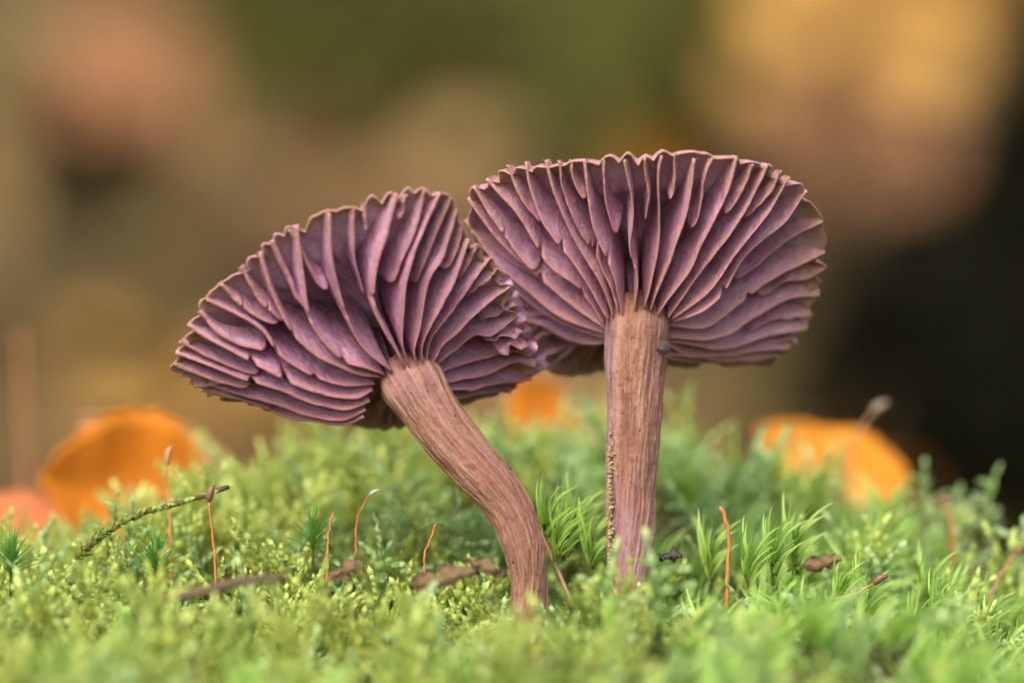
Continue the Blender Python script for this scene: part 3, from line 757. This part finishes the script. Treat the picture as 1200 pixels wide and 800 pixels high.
# ------------------------------------------------------------------ small things in the moss
def seta(path, rad, cap_len, cap_rad, label, smat='stalk', cmat='capsule', cap_dir=None):
    p3 = np.array([at(*q) for q in path]); p3 = np.vstack([p3[0]+(p3[0]-p3[1])*.3+np.array([0, 0, -3.5]), p3]); b = p3[0]; c = catmull(p3, 22)
    c[1:-1] += .07*np.random.default_rng(int(path[0][0])).normal(0, 1, (20, 3))
    o = empty('moss_seta', b, label, 'seta')
    v, f = tube(c-b, np.linspace(rad, rad*.75, 22), 7); link('stalk', mesh_data('stalk', v, f, M[smat]), o)
    if cap_len:
        d = unit(c[-1]-c[-2]) if cap_dir is None else unit(np.array(cap_dir, float)); t = np.linspace(0, 1, 9)
        q = c[-1]-b+d*cap_len*t[:, None]+np.cross(d, [0, 1, 0])*(.12*cap_len*np.sin(np.pi*t))[:, None]
        v, f = tube(q, cap_rad*np.array([.35, .75, .95, 1., .98, .9, .78, .45, .08]), 9); link('capsule', mesh_data('capsule', v, f, M[cmat]), o)
    return o
seta([(252,662,-4),(250,640,-4),(246,612,-4),(245,588,-4)], .17, 2.0, .45, 'orange moss stalk with dark brown curved capsule beside the mossy twig', cap_dir=(.35, 0, 1))
seta([(200,640,8),(198,600,9),(195,572,10),(197,545,10)], .15, 2.3, .40, 'thin orange moss stalk with upright tan capsule behind the mossy twig', cmat='needle', cap_dir=(.2, 0, 1))
seta([(384,640,0),(386,618,0),(391,600,0)], .17, 0, 0, 'short bare reddish stalk below the tilted cap')
seta([(418,612,2),(424,596,2),(433,580,2)], .12, 1.3, .2, 'orange moss stalk tipped with a pale shiny lid', cmat='silver', cap_dir=(1, 0, .5))
seta([(498,650,-3),(504,632,-3),(511,614,-3)], .16, 0, 0, 'short orange stalk left of the leaning stem')
seta([(853,716,-8),(852,680,-8),(855,640,-8),(853,612,-8),(843,594,-8)], .27, 0, 0, 'long bare red-orange stalk with bent tip beside the upright stem')
seta([(940,722,-6),(965,706,-6),(1000,696,-6),(1024,684,-6)], .2, 1.9, .42, 'reddish stalk lying over hair moss with dark blunt capsule', cap_dir=(1, 0, .55), smat='stalk_dull')
seta([(1140,740,6),(1158,705,10),(1178,665,14),(1192,648,16)], .25, 1.6, .45, 'slanting dull orange stalk near the mound edge', smat='stalk_dull')
seta([(985,545,50),(1002,512,52),(1022,484,54)], .24, 2.5, .5, 'slanting brown stalk with pale grey capsule in front of orange leaf', smat='stalk_dull', cmat='capsule_pale', cap_dir=(.8, 0, .5))
seta([(36,690,120),(30,560,126),(26,440,130),(23,385,132)], .30, 0, 0, 'tall blurred orange stalk rising behind the mossy twig')
seta([(1116,620,30),(1112,600,30),(1110,590,30)], .25, 1., .5, 'tiny orange stalk in moss below the mound edge')
def thin(name, path, rad, mat, label, cat, n=26, jag=0.):
    p3 = np.array([at(*q) for q in path]); b = p3[0]; c = catmull(p3, n)-b; rr = np.interp(np.linspace(0, 1, n), np.linspace(0, 1, len(rad)), rad)
    rr = rr*(1+jag*rng.uniform(-1, 1, n)); c = c+jag*rng.normal(0, .12, c.shape)
    v, f = tube(c, rr, 8); return tag(link(name, mesh_data(name, v, f, M[mat]), loc=b), label, cat)
thin('pine_needle', [(612,575,2),(632,620,1),(650,660,0),(671,708,-2)], [.12, .22, .25, .2], 'needle', 'dry brown needle slanting down between the two stems', 'needle')
# mossy twig: bark with small leaves on it
tw = [(88,655,-4),(120,625,-3),(160,603,-2),(205,590,-1),(240,580,0),(268,570,1)]
thin('mossy_twig', tw, [.2, .28, .3, .34, .3, .25], 'twig', 'grey-brown twig overgrown with small moss leaves', 'twig', jag=.25)
acc = Acc(); p3 = catmull([at(*q) for q in tw], 30); leafy_axis(acc, p3, .13, 1.1, .7, np.random.default_rng(9), .3, .75, 1.1); v, f, a = acc.get()
tag(link('twig_moss', mesh_data('twig_moss', v-p3[0], f, M['feather'], {'age': a, 'tint': np.full(len(a), .7)}), loc=p3[0]), 'tiny moss leaves clothing the slanting twig', 'moss', kind='stuff')
thin('fallen_twig', [(190,702,-34),(240,692,-34),(290,680,-35),(335,676,-36)], [.35, .55, .5, .3], 'twig', 'brown twig lying in the moss in front of the star moss', 'twig', jag=.2)
thin('fallen_twig', [(560,772,-40),(610,778,-42),(660,776,-44),(700,782,-46)], [.7, .9, .8, .5], 'twig', 'dark twig half buried in moss in front of the leaning stem', 'twig', jag=.25)
def scale_chip(px, py, y, lx, lz, ang, mat, name, label, seed):
    r = np.random.default_rng(seed); nu, nv = 9, 5; u = np.linspace(0, 1, nu); v_ = np.linspace(-1, 1, nv); V = []
    for a in u:
        for b in v_:
            w_ = math.sin(math.pi*(.06+.9*a))**.7; V.append([(a-.5)*lx, .8*(b*b)*w_+.3*math.sin(a*7), b*lz*.5*w_*(1+.3*r.normal())+.22*r.normal()])
    V = np.array(V); V2 = V+np.array([0, .35, 0]); c, s_ = math.cos(ang), math.sin(ang); Rm = np.array([[c, 0, -s_], [0, 1, 0], [s_, 0, c]])
    F = grid_faces(nu, nv); k = len(V); F2 = [tuple(k+q for q in x[::-1]) for x in F]
    bd = [i*nv for i in range(nu)]+[(nu-1)*nv+j for j in range(1, nv)]+[i*nv+nv-1 for i in range(nu-2, -1, -1)]+[j for j in range(nv-2, 0, -1)]
    F3 = [(bd[i], bd[(i+1) % len(bd)], k+bd[(i+1) % len(bd)], k+bd[i]) for i in range(len(bd))]
    return tag(link(name, mesh_data(name, np.vstack([V, V2])@Rm.T, F+F2+F3, M[mat]), loc=at(px, py, y)), label, 'debris')
scale_chip(522, 676, -22, 7.0, 2.2, .22, 'debris', 'bud_scale', 'brown papery bud scale lying in moss by the leaning stem', 3)
scale_chip(568, 664, -18, 4.5, 1.6, -.35, 'debris', 'bud_scale', 'small curled brown bud scale touching the leaning stem', 4)
scale_chip(786, 651, 0, 2.6, 1.1, .1, 'dark', 'bark_crumb', 'tiny dark bark crumb right beside the upright stem', 5)
scale_chip(965, 660, 2, 4.2, 1.8, .3, 'debris', 'bud_scale', 'greyish bud scale half hidden in hair moss', 6)
scale_chip(1065, 748, -9, 4.0, 2.6, -.5, 'dark', 'bark_crumb', 'dark crumb of bark in moss at the front slope', 7)
scale_chip(405, 668, -16, 3.5, 1.6, .5, 'debris', 'bud_scale', 'tan bud scale between feather moss shoots', 8)
# creeping blue-green moss runners on the right
def runner(path, seed, label, mat='frost', step=.2, ln=1.15):
    p3 = catmull([at(*q) for q in path], 16); acc = Acc(); r = np.random.default_rng(seed); leafy_axis(acc, p3, step, ln, .8, r, .5, 1., .8)
    for k in range(2, 15, 2):
        d = unit(np.array([r.normal(0, .4), r.normal(0, .8), -.4+.9*r.random()])); bp = p3[k]+d*r.uniform(1.2, 2.6)*np.linspace(0, 1, 4)[:, None]; leafy_axis(acc, bp, .24, .8, .55, r, .6, 1., .8)
    v, f, a = acc.get(); tag(link('creeping_moss_stem', mesh_data('creeping_moss_stem', v-p3[0], f, M[mat], {'age': a, 'tint': np.full(len(a), .1)}), loc=p3[0]), label, 'moss')
runner([(942,697,-10),(965,712,-10),(990,728,-10),(1015,745,-11)], 31, 'pale green creeping moss stem below the lying reddish stalk')
runner([(1000,738,-9),(1025,735,-9),(1045,750,-9),(1058,770,-9)], 32, 'yellow-green creeping moss stem ending by the dark bark crumb', 'feather')
runner([(1085,760,-10),(1120,752,-9),(1150,758,-9),(1195,750,-9)], 33, 'long pale creeping moss stem near the slanting dull stalk')

# ------------------------------------------------------------------ leaves behind the mound
def leaf_mesh(name, L, Wd, mat, curl=.25, fold=.3, seed=0, nu=16, nv=9):
    r = np.random.default_rng(seed); V, ve = [], []
    wav = smooth_noise(nu, 5, r)
    for i, a in enumerate(np.linspace(0, 1, nu)):
        hw = Wd*.5*(math.sin(math.pi*min(1, a**.8))**.75 if 0 < a < 1 else .02)*(1+.06*(i % 2))
        for b in np.linspace(-1, 1, nv):
            V.append([b*hw, a*L, fold*abs(b)*hw+curl*L*(a-.5)**2*2+.06*L*wav[i]*b]); ve.append(1. if abs(b) < .1 else (.5 if (i % 3 == 0) else 0))
    V = np.array(V); k = len(V); F = grid_faces(nu, nv); V2 = V-np.array([0, 0, .25])
    bd = [i*nv for i in range(nu)]+[(nu-1)*nv+j for j in range(1, nv)]+[i*nv+nv-1 for i in range(nu-2, -1, -1)]+[j for j in range(nv-2, 0, -1)]
    F3 = [(bd[i], k+bd[i], k+bd[(i+1) % len(bd)], bd[(i+1) % len(bd)]) for i in range(len(bd))]
    return mesh_data(name, np.vstack([V, V2]), F+[tuple(k+q for q in x[::-1]) for x in F]+F3, M[mat], {'vein': ve+ve})
def fallen_leaf(px, py, y, L, Wd, mat, along, face, label, seed, curl=.25, fold=.3, group=None, name='fallen_leaf', loc=None):
    """base of the blade at the pixel; along = direction of the midrib, face = direction the upper side looks"""
    o = empty(name, at(px, py, y) if loc is None else loc, label, 'leaf', group); a = unit(np.array(along, float)); z = unit(np.array(face, float)-a*np.dot(face, a)); x = np.cross(a, z)
    o.rotation_euler = Matrix(np.stack([x, a, z], 1).tolist()).to_euler()
    link('blade', leaf_mesh('blade', L, Wd, mat, curl, fold, seed), o)
    v, f = tube(np.array([[0, 2, 0], [.3, -3, .3], [1.5, -8, 1.2]]), [.5, .4, .5], 6); link('leaf_stalk', mesh_data('leaf_stalk', v, f, M['needle']), o)
    return o
fallen_leaf(240, 575, 72, 21, 18, 'leaf_amber', (-1, -.15, .06), (.25, -1, .12), 'curled orange leaf standing behind the mossy twig', 1, .5, .5)
fallen_leaf(262, 560, 84, 20, 11, 'leaf_pink', (-1, .1, .28), (.1, -.5, .8), 'dull pinkish dry leaf lying against the orange leaf', 2)
fallen_leaf(100, 640, 70, 20, 12, 'leaf_red', (-1, .0, .12), (0, -.6, .7), 'red-brown leaf low behind the mossy twig', 3)
fallen_leaf(1060, 585, 94, 21, 10.5, 'leaf_orange', (-1, .1, .42), (.1, -1, .4), 'bright orange leaf standing behind the mound on the dark side', 4, .3, .3)
fallen_leaf(655, 530, 97, 11, 9, 'leaf_amber', (-.45, 0, .8), (.1, -1, .3), 'orange leaf glimpsed between the two stems behind the mound', 6)
fallen_leaf(702, 540, 98, 13, 9, 'leaf_tan', (-.1, 0, 1), (0, -1, .2), 'tan brown leaf glimpsed beside the upright stem behind the mound', 7)
r = np.random.default_rng(88)
for i in range(11):
    px = r.uniform(150, 350); y = r.uniform(1725, 1795); k = SPX*(1+y/D); x = (px-600)*k
    fallen_leaf(0, 0, 0, r.uniform(40, 55), r.uniform(26, 34), 'leaf_yellow', (r.normal(), r.normal()*.3, .1), (r.normal(0, .3), -.7, 1.), 'yellow fallen leaf on the heap at the foot of the bank', 100+i,
                group='yellow leaves at the foot of the bank', loc=(x, y, float(floor_z(x, y))+r.uniform(8, 30)))

# litter on floor and bank
def litter(name, n, xr, yr, mats, seed, label):
    r = np.random.default_rng(seed)
    for mi, (mat, frac) in enumerate(mats):
        VV, FF = [], []; b = 0
        for _ in range(int(n*frac)):
            x, y = r.uniform(*xr), yr[0]+(yr[1]-yr[0])*r.random()**1.0; L = r.uniform(38, 75); W_ = L*r.uniform(.5, .7)
            q = np.array([[0, 0, 0], [-.5*W_, .45*L, .1*L], [0, .5*L, 0], [.5*W_, .45*L, .12*L], [-.28*W_, .8*L, .12*L], [.28*W_, .8*L, .1*L], [0, L, .18*L]])
            m = np.array(eul(r.normal(.25, .4), r.normal(0, .4), r.uniform(0, 6.28))); VV.append(q@m.T+np.array([x, y, float(floor_z(x, y))+r.uniform(4, 22)]))
            FF += [(b, b+2, b+1), (b, b+3, b+2), (b+1, b+2, b+6, b+4), (b+2, b+3, b+5, b+6)]; b += 7
        o = link(name, mesh_data(name, np.vstack(VV), FF, M[mat], {'vein': np.zeros(b)})); tag(o, label[mi], 'leaf litter', kind='stuff')
litter('leaf_litter', 7500, (-2200, 2200), (260, 4200), [('leaf_tan', .44), ('leaf_brown', .24), ('leaf_orange', .07), ('leaf_green', .25)], 3,
       ['tan dead leaves scattered over the bank', 'brown dead leaves scattered over the bank', 'orange dead leaves scattered over the bank', 'low green leaves growing on the bank'])

# trees, saplings and shrubs in the background
def trunk(x, y, rad, h, mat, label, seed, lean=0.):
    r = np.random.default_rng(seed); n, m = 40, 30; z0 = float(floor_z(x, y))-60; V = []
    for j, t in enumerate(np.linspace(0, 1, m)):
        rr = rad*(1+.7*math.exp(-t*h/ (rad*1.6)))*(1-.35*t)
        for a in np.linspace(0, 2*np.pi, n, endpoint=False):
            k = rr*(1+.05*math.sin(a*7+seed)+.06*math.sin(a*3+2*seed)*math.exp(-t*4)+.03*r.normal()); V.append([k*math.cos(a)+lean*h*t+rad*.15*math.sin(t*5+seed), k*math.sin(a), h*t])
    F = [(j*n+i, j*n+(i+1) % n, (j+1)*n+(i+1) % n, (j+1)*n+i) for j in range(m-1) for i in range(n)]
    root = empty('tree', (x, y, z0), label, 'tree'); to = link('trunk', mesh_data('trunk', np.array(V), F, M[mat]), root)
    acc_v, acc_f, b = [], [], 0; lv, lf, lb = [], [], 0
    for k in range(12):
        t = .55+.45*k/12; a = k*2.4; L = rad*r.uniform(6, 11)*(1.3-t*.6); p0 = np.array([lean*h*t, 0, h*t]); d = np.array([math.cos(a), math.sin(a), .45])
        c = p0+d*L*np.linspace(0, 1, 6)[:, None]; v, f = tube(c, np.linspace(rad*.3, rad*.05, 6), 6); acc_v.append(v); acc_f += [tuple(b+q for q in x_) for x_ in f]; b += len(v)
        for _ in range(220):
            q = c[r.integers(1, 6)]+r.normal(0, L*.2, 3); s_ = r.uniform(30, 60); m_ = np.array(eul(*r.uniform(0, 6.28, 3)))
            lv.append(np.array([[0, -s_, 0], [s_*.6, 0, 0], [0, s_, 0], [-s_*.6, 0, 0]])@m_.T+q); lf.append((lb, lb+1, lb+2, lb+3)); lb += 4
    link('limb', mesh_data('limb', np.vstack(acc_v), acc_f, M[mat]), root)
    link('crown', mesh_data('crown', np.vstack(lv), lf, M['leaf_tan'], {'vein': np.zeros(lb)}), root)
trunk(*at(1335, 400, 2300)[:2], 172, 7000, 'bark', 'thick tree trunk with shadow painted into its dark bark, rising behind the mound', 3)
trunk(-1500, 4400, 150, 6500, 'bark2', 'brown barked tree standing high on the bank', 5)
trunk(1700, 5200, 170, 7000, 'bark2', 'stout brown tree far up the bank behind the dark trunk', 6)

def sapling(foot, leaves, mat, label, seed, size=60):
    """thin stem from the floor with dry leaves at given points (px, py, depth)"""
    r = np.random.default_rng(seed); P_ = [at(*q) for q in leaves]; b = np.array([foot[0], foot[1], float(floor_z(*foot))-5])
    root = empty('beech_sapling', b, label, 'sapling'); top = np.mean(P_, 0)+np.array([0, 30, 60]); c = catmull([b, .5*(b+top)+np.array([r.normal(0, 12), 0, 0]), top], 14)
    v, f = tube(c-b, np.linspace(4.5, 1.6, 14), 7); link('stem', mesh_data('stem', v, f, M['bark2']), root)
    lm = leaf_mesh('leaf', size, size*.62, mat, .15, .2, seed, 10, 5)
    for q in P_:
        k = np.argmin(np.linalg.norm(c-q, axis=1)); tv, tf = tube(np.array([c[k], .5*(c[k]+q)+np.array([0, 0, 6]), q])-b, [1.2, .9, .7], 5); link('twig', mesh_data('twig', tv, tf, M['bark2']), root)
        eu = Euler((R(60)+r.normal(0, .35), r.normal(0, .5), r.uniform(-1.2, 1.2))); o = link('leaf', lm, root, q-b-np.array(eu.to_matrix())@np.array([0, size*.5, 0])); o.rotation_euler = eu
    return root
def near(cx, cy, y, n, sp, seed):
    r = np.random.default_rng(seed); return [(cx+r.normal(0, sp), cy+r.normal(0, sp), y+r.normal(0, 25)) for _ in range(n)]
sapling(at(60, 0, 1900)[:2]*1., near(150, 85, 1750, 8, 30, 1), 'leaf_pink', 'young sapling holding pinkish dry leaves on the bank', 41, 78)
sapling(at(1160, 0, 1850)[:2]*1., near(1075, 0, 1800, 18, 62, 2)+near(1010, 0, 1800, 3, 40, 3), 'leaf_yellow', 'young sapling holding pale yellow leaves before the dark trunk', 42, 74)
sapling(at(1010, 0, 1900)[:2]*1., near(995, 175, 1780, 12, 50, 5), 'leaf_brown', 'young sapling holding dull brown leaves before the dark trunk', 43, 66)
def shrub(px, py, y, rad, label, seed, mat='leaf_green', n=420):
    r = np.random.default_rng(seed); c = at(px, py, y); g = float(floor_z(c[0], c[1])); b = np.array([c[0], c[1], g-5]); root = empty('shrub', b, label, 'shrub')
    lv, lf, k = [], [], 0
    for _ in range(n):
        u = unit(r.normal(0, 1, 3))*rad*r.random()**.4*np.array([1, .7, 1.]); s_ = r.uniform(9, 18); m_ = np.array(eul(*r.uniform(0, 6.28, 3)))
        lv.append(np.array([[0, -s_, 0], [s_*.55, 0, s_*.15], [0, s_, 0], [-s_*.55, 0, s_*.15]])@m_.T+u+c-b); lf.append((k, k+1, k+2, k+3)); k += 4
    link('crown', mesh_data('crown', np.vstack(lv), lf, M[mat], {'vein': np.zeros(k)}), root)
    for i in range(5):
        e = c-b+unit(r.normal(0, 1, 3))*rad*.5; v, f = tube(catmull([np.zeros(3), e*.5+r.normal(0, 8, 3), e], 8), np.linspace(3, 1, 8), 6); link('branch', mesh_data('branch', v, f, M['bark2']), root)
shrub(470, 50, 2100, 90, 'round dark green shrub on the bank above the tilted cap', 51)
shrub(775, 100, 1900, 75, 'dark green shrub on the bank above the upright mushroom', 52)
shrub(310, 10, 2150, 80, 'green shrub on the bank next to the pinkish sapling', 53)
shrub(50, 240, 2000, 68, 'very dark low shrub at the foot of the bank', 54, 'leaf_dark', 900)
shrub(1215, 490, 1640, 112, 'added black clump standing in for shade at the foot of the dark trunk', 56, 'bark', 2400)  # added clump, near black so that it reads as deep shade
shrub(1300, 190, 1660, 62, 'smaller added black clump standing in for shade beside the dark trunk', 57, 'bark', 900)  # second added clump, extends the dark area upwards
